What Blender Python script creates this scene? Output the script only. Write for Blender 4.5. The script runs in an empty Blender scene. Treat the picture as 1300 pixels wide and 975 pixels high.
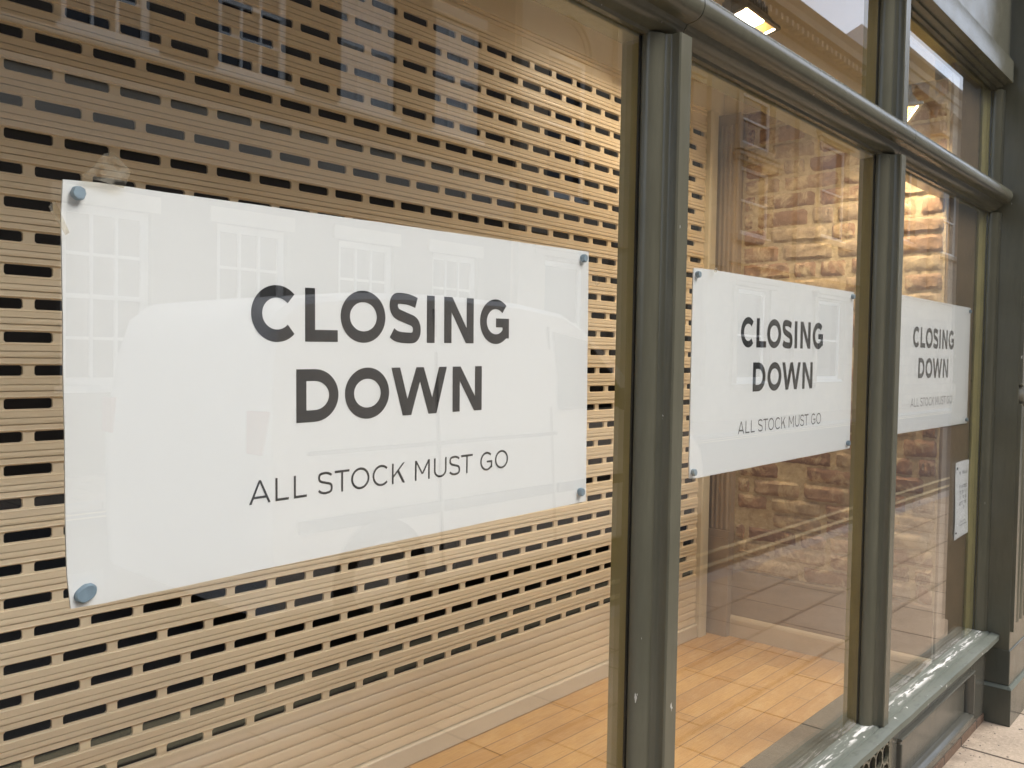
import bpy, bmesh, math, random
from mathutils import Vector, Matrix
R = math.radians
random.seed(7)
scene = bpy.context.scene
col = scene.collection

# ------------------------------------------------------------------ helpers
class MB:
    """collects shapes (world coordinates) and links them as ONE mesh object"""
    def __init__(s): s.v, s.f, s.m = [], [], []
    def add(s, vs, fs, mi=0):
        b = len(s.v); s.v += [tuple(p) for p in vs]
        s.f += [tuple(b + i for i in f) for f in fs]; s.m += [mi] * len(fs)
    def box(s, x0, x1, y0, y1, z0, z1, mi=0):
        s.add([(x0,y0,z0),(x1,y0,z0),(x1,y1,z0),(x0,y1,z0),(x0,y0,z1),(x1,y0,z1),(x1,y1,z1),(x0,y1,z1)],
              [(0,3,2,1),(4,5,6,7),(0,1,5,4),(1,2,6,5),(2,3,7,6),(3,0,4,7)], mi)
    def quad(s, a, b, c, d, mi=0): s.add([a,b,c,d], [(0,1,2,3)], mi)
    def exx(s, prof, x0, x1, mi=0, closed=True, caps=True):      # profile (y,z) along x
        n = len(prof)
        vs = [(x0,y,z) for y,z in prof] + [(x1,y,z) for y,z in prof]
        s._ex(vs, n, closed, caps, mi)
    def exz(s, prof, z0, z1, mi=0, closed=True, caps=True):      # profile (x,y) along z
        n = len(prof)
        vs = [(x,y,z0) for x,y in prof] + [(x,y,z1) for x,y in prof]
        s._ex(vs, n, closed, caps, mi)
    def exy(s, prof, y0, y1, mi=0, closed=True, caps=True):      # profile (x,z) along y
        n = len(prof)
        vs = [(x,y0,z) for x,z in prof] + [(x,y1,z) for x,z in prof]
        s._ex(vs, n, closed, caps, mi)
    def _ex(s, vs, n, closed, caps, mi):
        fs = [(i, (i+1) % n, n + (i+1) % n, n + i) for i in range(n if closed else n-1)]
        if caps and closed: fs += [tuple(range(n)), tuple(range(2*n-1, n-1, -1))]
        s.add(vs, fs, mi)
    def cyl(s, c, r, h, axis='y', n=20, r2=None, mi=0):
        r2 = r if r2 is None else r2
        vs = []
        for rr, t in ((r, 0), (r2, h)):
            for i in range(n):
                a = 2*math.pi*i/n; u, w = rr*math.cos(a), rr*math.sin(a)
                p = {'y': (u, t, w), 'z': (u, w, t), 'x': (t, u, w)}[axis]
                vs.append((c[0]+p[0], c[1]+p[1], c[2]+p[2]))
        s._ex(vs, n, True, True, mi)
    def ring(s, c, r0, r1, y0, y1, a0=0, a1=360, n=28, mi=0):    # flat ring in the xz plane, from y0 to y1
        full = abs(a1-a0) >= 359.9
        k = n if full else n+1
        vs = []
        for i in range(k):
            a = R(a0 + (a1-a0)*i/n); ca, sa = math.cos(a), math.sin(a)
            for rr, yy in ((r0,y0),(r1,y0),(r1,y1),(r0,y1)):
                vs.append((c[0]+rr*ca, yy, c[1]+rr*sa))
        fs = []
        for i in range(n):
            j = (i+1) % k
            for q in range(4): fs.append((4*i+q, 4*i+(q+1)%4, 4*j+(q+1)%4, 4*j+q))
        if not full: fs += [(0,1,2,3), (4*n+3,4*n+2,4*n+1,4*n)]
        s.add(vs, fs, mi)
    def build(s, name, mat, parent=None, smooth=False, bevel=0, local=False, recalc=True):
        me = bpy.data.meshes.new(name)
        off = Vector((0,0,0))
        if parent is not None and not local:
            r = parent
            while r.parent: r = r.parent
            off = r.location.copy()
        me.from_pydata([Vector(p)-off for p in s.v], [], s.f)
        for m in (mat if isinstance(mat, (list, tuple)) else [mat]): me.materials.append(m)
        for p, mi in zip(me.polygons, s.m): p.material_index = mi
        bm = bmesh.new(); bm.from_mesh(me)
        if recalc: bmesh.ops.recalc_face_normals(bm, faces=bm.faces)
        if smooth:
            for f in bm.faces: f.smooth = True
            for e in bm.edges:
                if len(e.link_faces) == 2 and e.calc_face_angle(0) > R(38): e.smooth = False
        bm.to_mesh(me); bm.free()
        o = bpy.data.objects.new(name, me); col.objects.link(o)
        if parent is not None: o.parent = parent
        if bevel:
            b = o.modifiers.new('edge', 'BEVEL'); b.width = bevel; b.segments = 2; b.limit_method = 'ANGLE'; b.angle_limit = R(40)
        return o

def empty(name, loc, rot=None):
    o = bpy.data.objects.new(name, None); col.objects.link(o); o.location = loc
    o.empty_display_size = .1
    if rot: o.rotation_euler = rot
    return o
def tag(o, label=None, cat=None, group=None, kind=None):
    if label: o['label'] = label
    if cat: o['category'] = cat
    if group: o['group'] = group
    if kind: o['kind'] = kind
    return o
def kids(o): return [c for c in bpy.data.objects if c.parent == o]
def copy_tree(o, parent=None):
    c = o.copy(); col.objects.link(c)
    if parent is not None: c.parent = parent
    for ch in kids(o): copy_tree(ch, c)
    return c

# ------------------------------------------------------------------ materials
class NT:
    def __init__(s, name):
        s.mat = bpy.data.materials.new(name); s.mat.use_nodes = True
        s.t = s.mat.node_tree; s.t.nodes.clear()
        s.out = s.n('ShaderNodeOutputMaterial')
    def n(s, typ, **kw):
        nd = s.t.nodes.new(typ)
        for k, v in kw.items(): setattr(nd, k, v)
        return nd
    def l(s, a, b): s.t.links.new(a, b)
    def setin(s, nd, **kw):
        for k, v in kw.items(): nd.inputs[k.replace('_', ' ')].default_value = v
        return nd
    def coord(s, scale=(1,1,1), rot=(0,0,0), out='Object'):
        tc = s.n('ShaderNodeTexCoord'); mp = s.n('ShaderNodeMapping')
        mp.inputs['Scale'].default_value = scale; mp.inputs['Rotation'].default_value = rot
        s.l(tc.outputs[out], mp.inputs['Vector']); return mp.outputs[0]
    def noise(s, vec, scale, detail=4, rough=.55, dist=0):
        nd = s.n('ShaderNodeTexNoise'); s.l(vec, nd.inputs['Vector'])
        s.setin(nd, Scale=scale, Detail=detail, Roughness=rough, Distortion=dist); return nd.outputs['Fac']
    def ramp(s, fac, stops):
        nd = s.n('ShaderNodeValToRGB'); s.l(fac, nd.inputs[0])
        e = nd.color_ramp.elements
        while len(e) < len(stops): e.new(.5)
        for el, (p, c) in zip(e, stops):
            el.position = p; el.color = (c, c, c, 1) if isinstance(c, (int, float)) else (*c, 1)
        return nd.outputs[0]
    def mix(s, fac, a, b, blend='MIX'):
        nd = s.n('ShaderNodeMix', data_type='RGBA', blend_type=blend)
        for sock, v in ((nd.inputs[0], fac), (nd.inputs[6], a), (nd.inputs[7], b)):
            if hasattr(v, 'is_linked'): s.l(v, sock)
            elif isinstance(v, (int, float)): sock.default_value = v
            else: sock.default_value = (*v, 1)
        return nd.outputs[2]
    def math(s, op, a, b=0.0, clamp=False):
        nd = s.n('ShaderNodeMath', operation=op, use_clamp=clamp)
        for sock, v in zip(nd.inputs, (a, b)):
            if hasattr(v, 'is_linked'): s.l(v, sock)
            else: sock.default_value = v
        return nd.outputs[0]
    def bump(s, h, strength=.3, dist=.002, normal=None):
        nd = s.n('ShaderNodeBump'); nd.inputs['Strength'].default_value = strength
        nd.inputs['Distance'].default_value = dist; s.l(h, nd.inputs['Height'])
        if normal is not None: s.l(normal, nd.inputs['Normal'])
        return nd.outputs[0]
    def pbr(s, color, rough=.5, metal=0, bump=None, spec=.5, **kw):
        p = s.n('ShaderNodeBsdfPrincipled')
        for sock, v in ((p.inputs['Base Color'], color), (p.inputs['Roughness'], rough), (p.inputs['Metallic'], metal)):
            if hasattr(v, 'is_linked'): s.l(v, sock)
            elif isinstance(v, (int, float)): sock.default_value = v
            else: sock.default_value = (*v, 1)
        p.inputs['Specular IOR Level'].default_value = spec
        for k, v in kw.items(): p.inputs[k.replace('_', ' ')].default_value = v
        if bump is not None: s.l(bump, p.inputs['Normal'])
        s.l(p.outputs[0], s.out.inputs[0]); return s.mat

def simple(name, c, rough=.5, metal=0, var=.12, scale=6, bump=0, spec=.5):
    m = NT(name); v = m.coord()
    f = m.noise(v, scale, 5)
    cc = m.mix(m.ramp(f, [(.3, 0), (.7, 1)]), tuple(x*(1-var) for x in c), tuple(min(1, x*(1+var)) for x in c))
    b = m.bump(m.noise(v, scale*14, 4), bump, .002) if bump else None
    return m.pbr(cc, rough, metal, b, spec)

def paint_mat(name, base, chips=True):
    """old brush-painted joinery: crazed gloss paint with knocks down to the white undercoat"""
    m = NT(name); v = m.coord(out='Object')
    vs = m.coord(scale=(9, 9, 1.2))
    big = m.noise(v, 3.1, 5)
    streak = m.noise(vs, 9, 6, .6)
    c = m.mix(m.ramp(big, [(.3, 0), (.72, 1)]), tuple(x*.86 for x in base), tuple(x*1.12 for x in base))
    c = m.mix(m.ramp(streak, [(.42, 0), (.75, .38)]), c, tuple(x*.72 for x in base))
    craz = m.noise(m.coord(scale=(60, 60, 26)), 1.6, 5, .7)
    h = m.math('ADD', m.math('MULTIPLY', streak, .8), m.math('MULTIPLY', craz, .9))
    if chips:
        k1 = m.noise(m.coord(scale=(1, 1, .33)), 46, 4, .6); k2 = m.noise(v, 2.3, 2)
        chip = m.math('MULTIPLY', m.ramp(k1, [(.725, 0), (.738, 1)]), m.ramp(k2, [(.40, 0), (.55, 1)]))
        c = m.mix(chip, c, (.58, .57, .52))
        h = m.math('SUBTRACT', h, m.math('MULTIPLY', chip, 1.2))
    rough = m.ramp(m.noise(v, 14, 4), [(.3, .12), (.7, .25)])
    return m.pbr(c, rough, 0, m.bump(h, .30, .0014))

GREEN = (.110, .106, .075)
M = {}
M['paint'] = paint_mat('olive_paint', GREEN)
M['paint_lamplit'] = paint_mat('olive_paint_inner_lamplit', (.36, .31, .135), False)  # same olive paint, with warm lamp light put into its colour
M['paint_dark'] = paint_mat('olive_paint_plinth', (.085, .089, .070))
M['paint_panel'] = paint_mat('olive_paint_panel', (.108, .106, .088))

# sill: same paint, worn to the white undercoat in long flakes
m = NT('worn_sill_paint'); v = m.coord()
big = m.noise(v, 3, 5)
c = m.mix(m.ramp(big, [(.3, 0), (.7, 1)]), (.115, .130, .106), (.165, .178, .150))
sep = m.n('ShaderNodeSeparateXYZ'); m.l(v, sep.inputs[0])
fl = m.noise(m.coord(scale=(7, 60, 30)), 1.4, 5, .65)
band = m.ramp(m.math('ABSOLUTE', m.math('ADD', sep.outputs[1], .020)), [(0.004, 1), (.014, 0)])
chip = m.math('MULTIPLY', m.ramp(fl, [(.50, 0), (.535, 1)]), band)
fl2 = m.noise(v, 46, 4)
chip = m.math('MAXIMUM', chip, m.ramp(fl2, [(.69, 0), (.71, 1)]))
c = m.mix(chip, c, (.74, .73, .70))
dirt = m.noise(m.coord(scale=(30, 90, 90)), 1, 5)
c = m.mix(m.ramp(dirt, [(.55, 0), (.75, .5)]), c, (.05, .05, .04))
M['sill'] = m.pbr(c, .52, 0, m.bump(m.math('SUBTRACT', dirt, chip), .3, .0015), .35)

M['gasket'] = simple('black_gasket_and_void', (.012, .011, .010), .6)
M['white_sheet'] = simple('white_sign_board', (.80, .80, .80), .32, var=.01, scale=3)
M['black_ink'] = simple('black_vinyl_ink', (.016, .016, .017), .45)
M['tack'] = simple('grey_blue_putty', (.21, .29, .36), .6, var=.2, scale=60, bump=.3)
M['paper'] = simple('white_paper', (.78, .79, .82), .7, var=.03)
M['paper_ink'] = simple('grey_print', (.09, .095, .11), .6)

# thin glass: real reflection law on both faces of the pane
def glass_mat(name, tint=(1, 1, 1), f0=.045):
    m = NT(name)
    g = m.n('ShaderNodeNewGeometry')
    dot = m.n('ShaderNodeVectorMath', operation='DOT_PRODUCT')
    m.l(g.outputs['Normal'], dot.inputs[0]); m.l(g.outputs['Incoming'], dot.inputs[1])
    cs = m.math('ABSOLUTE', dot.outputs['Value'])
    k = m.math('POWER', m.math('SUBTRACT', 1.0, cs, True), 5.0)
    F = m.math('ADD', m.math('MULTIPLY', k, 1-f0), f0, True)
    tr = m.n('ShaderNodeBsdfTransparent'); tr.inputs[0].default_value = (*tint, 1)
    gl = m.n('ShaderNodeBsdfGlossy'); gl.inputs['Roughness'].default_value = 0.0; gl.inputs[0].default_value = (1, 1, 1, 1)
    mx = m.n('ShaderNodeMixShader'); m.l(F, mx.inputs[0]); m.l(tr.outputs[0], mx.inputs[1]); m.l(gl.outputs[0], mx.inputs[2])
    m.l(mx.outputs[0], m.out.inputs[0]); return m.mat
M['glass'] = glass_mat('window_glass', (.98, .988, .98), .074)

# clear sticky tape
m = NT('clear_tape'); v = m.coord()
tr = m.n('ShaderNodeBsdfTransparent'); tr.inputs[0].default_value = (.93, .90, .84, 1)
pr = m.n('ShaderNodeBsdfPrincipled'); pr.inputs['Base Color'].default_value = (.82, .77, .68, 1); pr.inputs['Roughness'].default_value = .22
m.l(m.bump(m.noise(v, 120, 4), .9, .002), pr.inputs['Normal'])
mx = m.n('ShaderNodeMixShader'); m.l(m.ramp(m.noise(v, 90, 4), [(.40, .02), (.75, .24)]), mx.inputs[0])
m.l(tr.outputs[0], mx.inputs[1]); m.l(pr.outputs[0], mx.inputs[2]); m.l(mx.outputs[0], m.out.inputs[0])
M['tape'] = m.mat

# beige coated shutter steel
m = NT('beige_shutter_coating'); v = m.coord()
st = m.noise(m.coord(scale=(1.2, 14, 30)), 4, 6, .6)
c = m.mix(m.ramp(st, [(.25, 0), (.85, 1)]), (.765, .65, .485), (.79, .675, .505))
c = m.mix(m.ramp(m.noise(v, 1.7, 5), [(.35, 0), (.75, .45)]), c, (.735, .62, .46))
M['shutter'] = m.pbr(c, m.ramp(st, [(.3, .38), (.7, .55)]), 0, m.bump(m.noise(v, 60, 4), .08, .001))
M['shutter_bar'] = simple('shutter_bar_coating', (.60, .53, .42), .45, var=.05, scale=5)
M['rail'] = simple('pale_guide_rail', (.62, .56, .43), .4, var=.05)
M['cream'] = simple('cream_emulsion', (.78, .69, .54), .8, var=.03, scale=2.2, bump=.05)
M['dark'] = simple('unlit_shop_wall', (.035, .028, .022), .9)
M['pillar'] = simple('brown_stained_timber', (.37, .295, .225), .6, var=.06, scale=5)
M['plinthgrey'] = simple('taupe_plaster', (.27, .21, .155), .8, var=.1, scale=5, bump=.1)
M['skirt'] = simple('cream_skirting_paint', (.56, .47, .34), .5, var=.05)
M['panel_brown'] = simple('brown_boxed_panel', (.17, .115, .07), .4, var=.2, scale=10)

# oak boards
m = NT('oak_boards'); v = m.coord()
br = m.n('ShaderNodeTexBrick'); m.l(v, br.inputs['Vector'])
br.offset = .37; br.offset_frequency = 2
m.setin(br, Scale=1.0, Mortar_Size=.0016, Mortar_Smooth=.2, Bias=0, Brick_Width=.62, Row_Height=.068)
br.inputs['Color1'].default_value = (0, 0, 0, 1); br.inputs['Color2'].default_value = (1, 1, 1, 1); br.inputs['Mortar'].default_value = (.5, .5, .5, 1)
tone = m.ramp(br.outputs['Color'], [(0, (.42, .225, .062)), (.5, (.52, .295, .088)), (1, (.58, .345, .11))])
grain = m.noise(m.coord(scale=(3, 46, 10)), 5, 7, .62, .6)
c = m.mix(m.ramp(grain, [(.35, 0), (.7, .5)]), tone, (.34, .17, .062))
scuff = m.noise(m.coord(scale=(2.5, 9, 5)), 2.2, 8, .7, .4)
c = m.mix(m.ramp(scuff, [(.50, 0), (.68, .35)]), c, (.62, .45, .24))
c = m.mix(m.ramp(m.noise(v, 3.1, 7, .7), [(.52, 0), (.75, .40)]), c, (.27, .15, .06))
c = m.mix(m.math('MULTIPLY', br.outputs['Fac'], .85), c, (.10, .055, .03))
M['oak'] = m.pbr(c, m.ramp(grain, [(.3, .42), (.7, .6)]), 0, m.bump(m.math('SUBTRACT', grain, m.math('MULTIPLY', br.outputs['Fac'], 2)), .12, .001))

# old bricks (each brick its own tone) with lime smears
m = NT('old_red_brick'); v = m.coord()
g = m.n('ShaderNodeNewGeometry')
tone = m.ramp(g.outputs['Random Per Island'], [(0, (.30, .19, .135)), (.35, (.42, .27, .19)), (.6, (.50, .35, .25)), (.8, (.48, .385, .285)), (1, (.62, .51, .36))])
n1 = m.noise(v, 34, 9, .72); n2 = m.noise(v, 8.5, 9, .70, .5)
c = m.mix(m.ramp(n1, [(.36, .55), (.62, 0)]), tone, (.20, .125, .085))
c = m.mix(m.ramp(n2, [(.50, 0), (.60, .92)]), c, (.66, .55, .38))
M['brick'] = m.pbr(c, .9, 0, m.bump(m.math('ADD', n1, m.math('MULTIPLY', n2, 1.2)), .8, .006))
m = NT('lime_mortar'); v = m.coord()
n1 = m.noise(v, 40, 7, .7); n2 = m.noise(v, 6, 5)
c = m.mix(m.ramp(n1, [(.3, 0), (.7, 1)]), (.46, .37, .25), (.74, .64, .46))
c = m.mix(m.ramp(n2, [(.4, 0), (.7, .4)]), c, (.33, .24, .15))
M['mortar'] = m.pbr(c, .95, 0, m.bump(n1, .9, .008))

# pavement of sandstone slabs
def slab_mat(name, w, h, c0, c1, joint, rot=0, off=.5, grime=False):
    m = NT(name); v = m.coord(rot=(0, 0, rot))
    br = m.n('ShaderNodeTexBrick'); m.l(v, br.inputs['Vector']); br.offset = off
    m.setin(br, Scale=1.0, Mortar_Size=.0075, Mortar_Smooth=.3, Bias=0, Brick_Width=w, Row_Height=h)
    br.inputs['Color1'].default_value = (0, 0, 0, 1); br.inputs['Color2'].default_value = (1, 1, 1, 1); br.inputs['Mortar'].default_value = (.5, .5, .5, 1)
    c = m.mix(br.outputs['Color'], c0, c1)
    n1 = m.noise(v, 5, 7, .65); n2 = m.noise(v, 70, 5, .7)
    c = m.mix(m.ramp(n1, [(.38, 0), (.72, .55)]), c, tuple(x*.6 for x in c0))
    c = m.mix(m.ramp(n2, [(.45, 0), (.7, .6)]), c, tuple(min(1, x*1.35) for x in c1))
    c = m.mix(m.ramp(m.noise(v, 120, 4, .7), [(.56, 0), (.68, .55)]), c, tuple(x*.5 for x in c0))
    j = m.math('MULTIPLY', br.outputs['Fac'], m.ramp(m.noise(v, 9, 4), [(.2, .6), (.5, 1)]))
    c = m.mix(j, c, joint)
    if grime:                      # dirt washed up along the foot of the shopfront
        sp_ = m.n('ShaderNodeSeparateXYZ'); m.l(v, sp_.inputs[0])
        gm = m.math('ADD', m.math('MULTIPLY', sp_.outputs[1], 5.0), m.math('MULTIPLY', m.noise(v, 7, 7, .7), 1.5))
        c = m.mix(m.ramp(gm, [(.30, 0), (.66, .62)]), c, (.15, .115, .085))
    hgt = m.math('SUBTRACT', m.math('ADD', m.math('MULTIPLY', n1, .5), m.math('MULTIPLY', n2, .35)), m.math('MULTIPLY', j, 1.3))
    return m.pbr(c, .85, 0, m.bump(hgt, .6, .005))
M['pavement'] = slab_mat('sandstone_paving', .50, .37, (.43, .335, .235), (.53, .425, .315), (.09, .065, .045), 0, .42, True)
M['kerb'] = slab_mat('granite_kerb', .9, 3, (.36, .34, .31), (.42, .40, .37), (.08, .07, .06))
m = NT('asphalt'); v = m.coord(); n1 = m.noise(v, 160, 4, .7); n2 = m.noise(v, .8, 5)
c = m.mix(m.ramp(n1, [(.3, 0), (.75, 1)]), (.035, .035, .036), (.085, .083, .08))
c = m.mix(m.ramp(n2, [(.4, 0), (.7, .4)]), c, (.10, .097, .092))
M['asphalt'] = m.pbr(c, .85, 0, m.bump(n1, .6, .006))
m = NT('yellow_road_paint'); v = m.coord()
w_ = m.ramp(m.noise(v, 30, 5, .7), [(.30, 1), (.40, 0)])
M['yellow'] = m.pbr(m.mix(w_, (.62, .53, .32), (.07, .07, .07)), .7)
def ashlar(name, c0, c1, w=.75, h=.33, joint=.55):
    m = NT(name); v = m.coord(rot=(R(90), 0, 0))
    br = m.n('ShaderNodeTexBrick'); m.l(v, br.inputs['Vector'])
    m.setin(br, Scale=1.0, Mortar_Size=.006, Mortar_Smooth=.2, Bias=0, Brick_Width=w, Row_Height=h)
    br.inputs['Color1'].default_value = (*c0, 1); br.inputs['Color2'].default_value = (*c1, 1)
    br.inputs['Mortar'].default_value = tuple(x*joint for x in c0) + (1,)
    n1 = m.noise(v, 2.4, 7, .65)
    c = m.mix(m.ramp(n1, [(.4, 0), (.75, .5)]), br.outputs['Color'], tuple(x*.62 for x in c0))
    return m.pbr(c, .9, 0, m.bump(m.math('SUBTRACT', n1, br.outputs['Fac']), .4, .006))
M['stone_pale'] = ashlar('pale_painted_stone', (.125, .10, .078), (.15, .122, .095), joint=.8)
M['stone_tan'] = ashlar('tan_sandstone', (.52, .42, .31), (.58, .48, .36))
M['stone_trim'] = simple('dressed_sandstone', (.50, .41, .30), .85, var=.15, scale=4, bump=.2)
M['trim_pale'] = simple('pale_stone_trim', (.60, .54, .45), .8, var=.06, scale=4)
M['sash_white'] = simple('white_sash_paint', (.86, .855, .83), .4, var=.03)
M['roof_slate'] = simple('grey_slate', (.12, .12, .13), .6, var=.3, scale=5)
M['door_green'] = simple('dark_door_paint', (.03, .05, .05), .35)
def pane_mat(name, c):
    m = NT(name); return m.pbr(c, .03, 0, None, .5)
M['pane_dark'] = pane_mat('dark_window_pane', (.035, .035, .04))
M['pane_pale'] = pane_mat('pale_window_pane', (.72, .72, .70))  # whitish base colour for two upper windows
# van
M['van_white'] = simple('white_van_paint', (.80, .81, .82), .22, var=.01)
M['van_glass'] = pane_mat('van_glass', (.015, .017, .018))
M['rubber'] = simple('tyre_rubber', (.02, .02, .02), .8)
M['plastic'] = simple('black_bumper_plastic', (.03, .03, .032), .55)
M['alloy'] = simple('grey_wheel_rim', (.42, .43, .44), .3, .8)
M['headlamp'] = pane_mat('headlamp_glass', (.5, .5, .52))
M['redlens'] = pane_mat('red_lens', (.35, .02, .02))
# floodlights
M['lamp_body'] = simple('grey_floodlight_body', (.20, .19, .175), .4, .6)
def emit(name, c, s):
    m = NT(name); e = m.n('ShaderNodeEmission'); e.inputs[0].default_value = (*c, 1); e.inputs[1].default_value = s
    m.l(e.outputs[0], m.out.inputs[0]); return m.mat
M['lamp_lit'] = emit('lit_floodlight_lens', (1, .79, .55), 190)
M['lamp_lit_low'] = emit('dimmer_floodlight_lens', (1, .78, .50), 330)
M['reflector'] = simple('gold_reflector', (.75, .48, .20), .25, .8)
M['brassy'] = simple('worn_bronze', (.30, .28, .23), .4, .5)
M['rust'] = slab_mat('brick_footing', .21, .07, (.13, .085, .06), (.19, .125, .085), (.06, .05, .04))

# ------------------------------------------------------------------ shopfront
XC = [.225, 1.424, 2.617]         # mullion centres
XL, XR = -1.0, 3.79               # glazed width
ZS, ZT0, ZT1, ZF, ZTOP = .357, 1.972, 2.060, 2.438, 2.552
shop = tag(empty('shopfront', (1.4, 0, 0)), 'olive green painted timber shopfront with tall glazed bays and worn sill', 'shopfront')

def mull_profile(xc, h=.060, f=.021):
    rt = [(h, 0), (h, -.008), (h-.004, -.014), (h-.012, -.022), (h-.022, -.027), (h-.027, -.0285), (f+.008, -.0285), (f+.006, -.033),
          (f+.002, -.036), (f, -.039), (f, -.053), (f-.003, -.056)]
    lf = [(-x, y) for x, y in reversed(rt)]
    return [(xc+x, y) for x, y in rt + lf]
def add_mullion(xc):
    a = MB(); a.exz(mull_profile(xc), ZS-.006, ZT0+.004); a.exz(mull_profile(xc), ZT1-.004, ZF+.006)
    o = a.build('mullion', M['paint'], shop, smooth=True)
    b = MB()
    for z0, z1 in ((.300, ZT0+.03), (ZT1-.02, ZF+.03)): b.box(xc-.052, xc+.052, .0075, .050, z0, z1)
    b.build('inner_post', M['paint_lamplit'], o, bevel=.002)
    g = MB()
    for s in (-1, 1):
        for z0, z1 in ((ZS-.002, ZT0), (ZT1, ZF)): g.box(xc+s*.0565-.0045, xc+s*.0565+.0045, .0036, .0072, z0, z1)
    g.build('gasket', M['gasket'], o)
    return o
for xc in XC: add_mullion(xc)

# side frames: half profile on the pilaster
def half_frame(x, s):
    pr = [(0, 0), (0, -.006), (.006, -.014), (.010, -.024), (.018, -.029), (.026, -.030), (.028, -.034), (.041, -.036), (.041, 0)]
    pr = [(x+s*a, y) for a, y in pr]
    a = MB(); a.exz(pr, ZS-.006, ZT0+.004); a.exz(pr, ZT1-.004, ZF+.006)
    o = a.build('side_frame', M['paint'], shop, smooth=True)
    b = MB(); x0, x1 = sorted((x-s*.105, x+s*.04)); b.box(x0, x1, .0075, .0165, .300, ZF+.03); b.build('inner_post', M['paint_lamplit'], o, bevel=.002)
    g = MB(); x0, x1 = sorted((x-s*.007, x+s*.003)); g.box(x0, x1, .0036, .0072, ZS-.002, ZF); g.build('gasket', M['gasket'], o)
half_frame(XR, 1); half_frame(XL, -1)

# transom: bull-nosed rail in lengths, one per bay
tp = [(0, ZT0), (-.010, ZT0+.001), (-.013, ZT0+.007), (-.024, ZT0+.010), (-.034, ZT0+.016), (-.041, ZT0+.026), (-.044, ZT0+.032), (-.055, ZT0+.033)]
for k in range(11):
    a = R(-75 + 165*k/10); tp.append((-.058-.022*math.cos(a), ZT0+.060+.0265*math.sin(a)))
tp += [(-.044, ZT1-.003), (-.020, ZT1+.004), (0, ZT1+.006)]
bays = [(XL, XC[0]), (XC[0], XC[1]), (XC[1], XC[2]), (XC[2], XR)]
for i, (a0, a1) in enumerate(bays):
    x0 = a0 + (.0212 if i else 0); x1 = a1 + (.0188 if i < 3 else .0)
    t = MB(); t.exx(tp, x0, x1); o = t.build('transom', M['paint'], shop, smooth=True)
    b = MB(); b.box(a0+.053, a1-.053, .0075, .050, ZT0-.004, ZT1+.01); b.build('inner_rail', M['paint_lamplit'], o, bevel=.002)
# head rail and fascia
hp = [(0, ZF), (-.014, ZF+.0005), (-.0145, ZF+.009), (-.036, ZF+.0100), (-.0365, ZF+.018), (-.0660, ZF+.0190), (-.0668, ZF+.0200), (-.0668, ZF+.0980), (-.0655, ZF+.1000),
      (-.0560, ZF+.1008), (-.0556, ZF+.1140), (-.0465, ZF+.1146), (-.0462, ZF+.128), (0, ZF+.128)]
t = MB(); t.exx(hp, XL, XR); t.build('head_rail', M['paint'], shop, smooth=True)
t = MB(); t.box(XL-.04, XR+.04, .0075, .06, ZF-.004, ZF+.128); t.build('inner_head', M['paint_lamplit'], shop, bevel=.002)
t = MB(); t.box(XL-.04, XR+.04, -.046, .03, ZF+.1282, 3.25); t.build('fascia', M['paint'], shop)
t = MB()
t.box(XL-.30, XR+.62, -.155, .0, 3.05, 3.10); t.box(XL-.34, XR+.66, -.19, .0, 3.1002, 3.16); t.box(XL-.32, XR+.64, -.17, .0, 3.1602, 3.24)
t.build('cornice', M['paint'], shop, bevel=.006)
# glass panes
for a0, a1 in bays:
    for z0, z1 in ((ZS-.01, ZT0+.02), (ZT1-.02, ZF+.02)):
        t = MB(); t.box(a0+.002, a1-.002, -.003, .003, z0, z1); t.build('glass_pane', M['glass'], shop)
# sill
sp = [(.0035, .3575), (-.012, .3545), (-.040, .3495), (-.043, .3455), (-.047, .3455), (-.050, .3490), (-.0772, .3446), (-.0786, .3432), (-.0788, .3250), (-.0774, .3232), (-.070, .3225), (-.040, .321), (-.038, .300), (.0035, .300)]
t = MB(); n = 60
vs, fs = [], []
L = XR + .036 - (XL-.04)
for i in range(n+1):
    x = XL-.04 + L*i/n
    for y, z in sp: vs.append((x, y, z + .0009*math.sin(i*1.7)+.0006*math.sin(i*4.1)))
k = len(sp)
for i in range(n):
    for j in range(k): fs.append((i*k+j, i*k+(j+1) % k, (i+1)*k+(j+1) % k, (i+1)*k+j))
fs += [tuple(range(k)), tuple(range(n*k+k-1, n*k-1, -1))]
t.add(vs, fs); t.build('sill', M['sill'], shop, smooth=True)
# inside ledge between the glass and the oak floor
t = MB(); t.box(XL, 3.3155, .0036, .205, .20, .2745); t.build('inner_ledge', M['paint_panel'], shop, bevel=.003)
# stall riser
riser = MB(); riser.box(XL-.04, XR+.036, -.018, .0, .0, .2998)
# raised framework round the panels and the grilles
def framed(x0, x1, z0, z1):
    return (x0, x1, z0, z1)
opens = [(2.79, 3.62, .074, .252), (2.385, 2.745, .074, .284), (1.42, 2.25, .074, .252), (1.0, 1.36, .074, .284), (.05, .88, .074, .252), (-.90, -.04, .074, .252)]
xs = sorted([XL-.04, XR+.036] + [o[0] for o in opens] + [o[1] for o in opens])
for x0, x1 in zip(xs[:-1], xs[1:]):
    mid = (x0+x1)/2
    if not any(o[0] < mid < o[1] for o in opens): riser.box(x0, x1, -.034, -.0182, .0305, .2998)
    else:
        riser.box(x0, x1, -.034, -.0182, .0305, .074); riser.box(x0, x1, -.034, -.0182, .284 if x1-x0 < .5 else .252, .2998)
ro = riser.build('stall_riser', M['paint_panel'], shop, bevel=.0015)
t = MB(); t.box(XL-.04, XR+.036, -.037, -.0182, .0, .030); t.build('brick_footing', M['rust'], ro)
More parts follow.
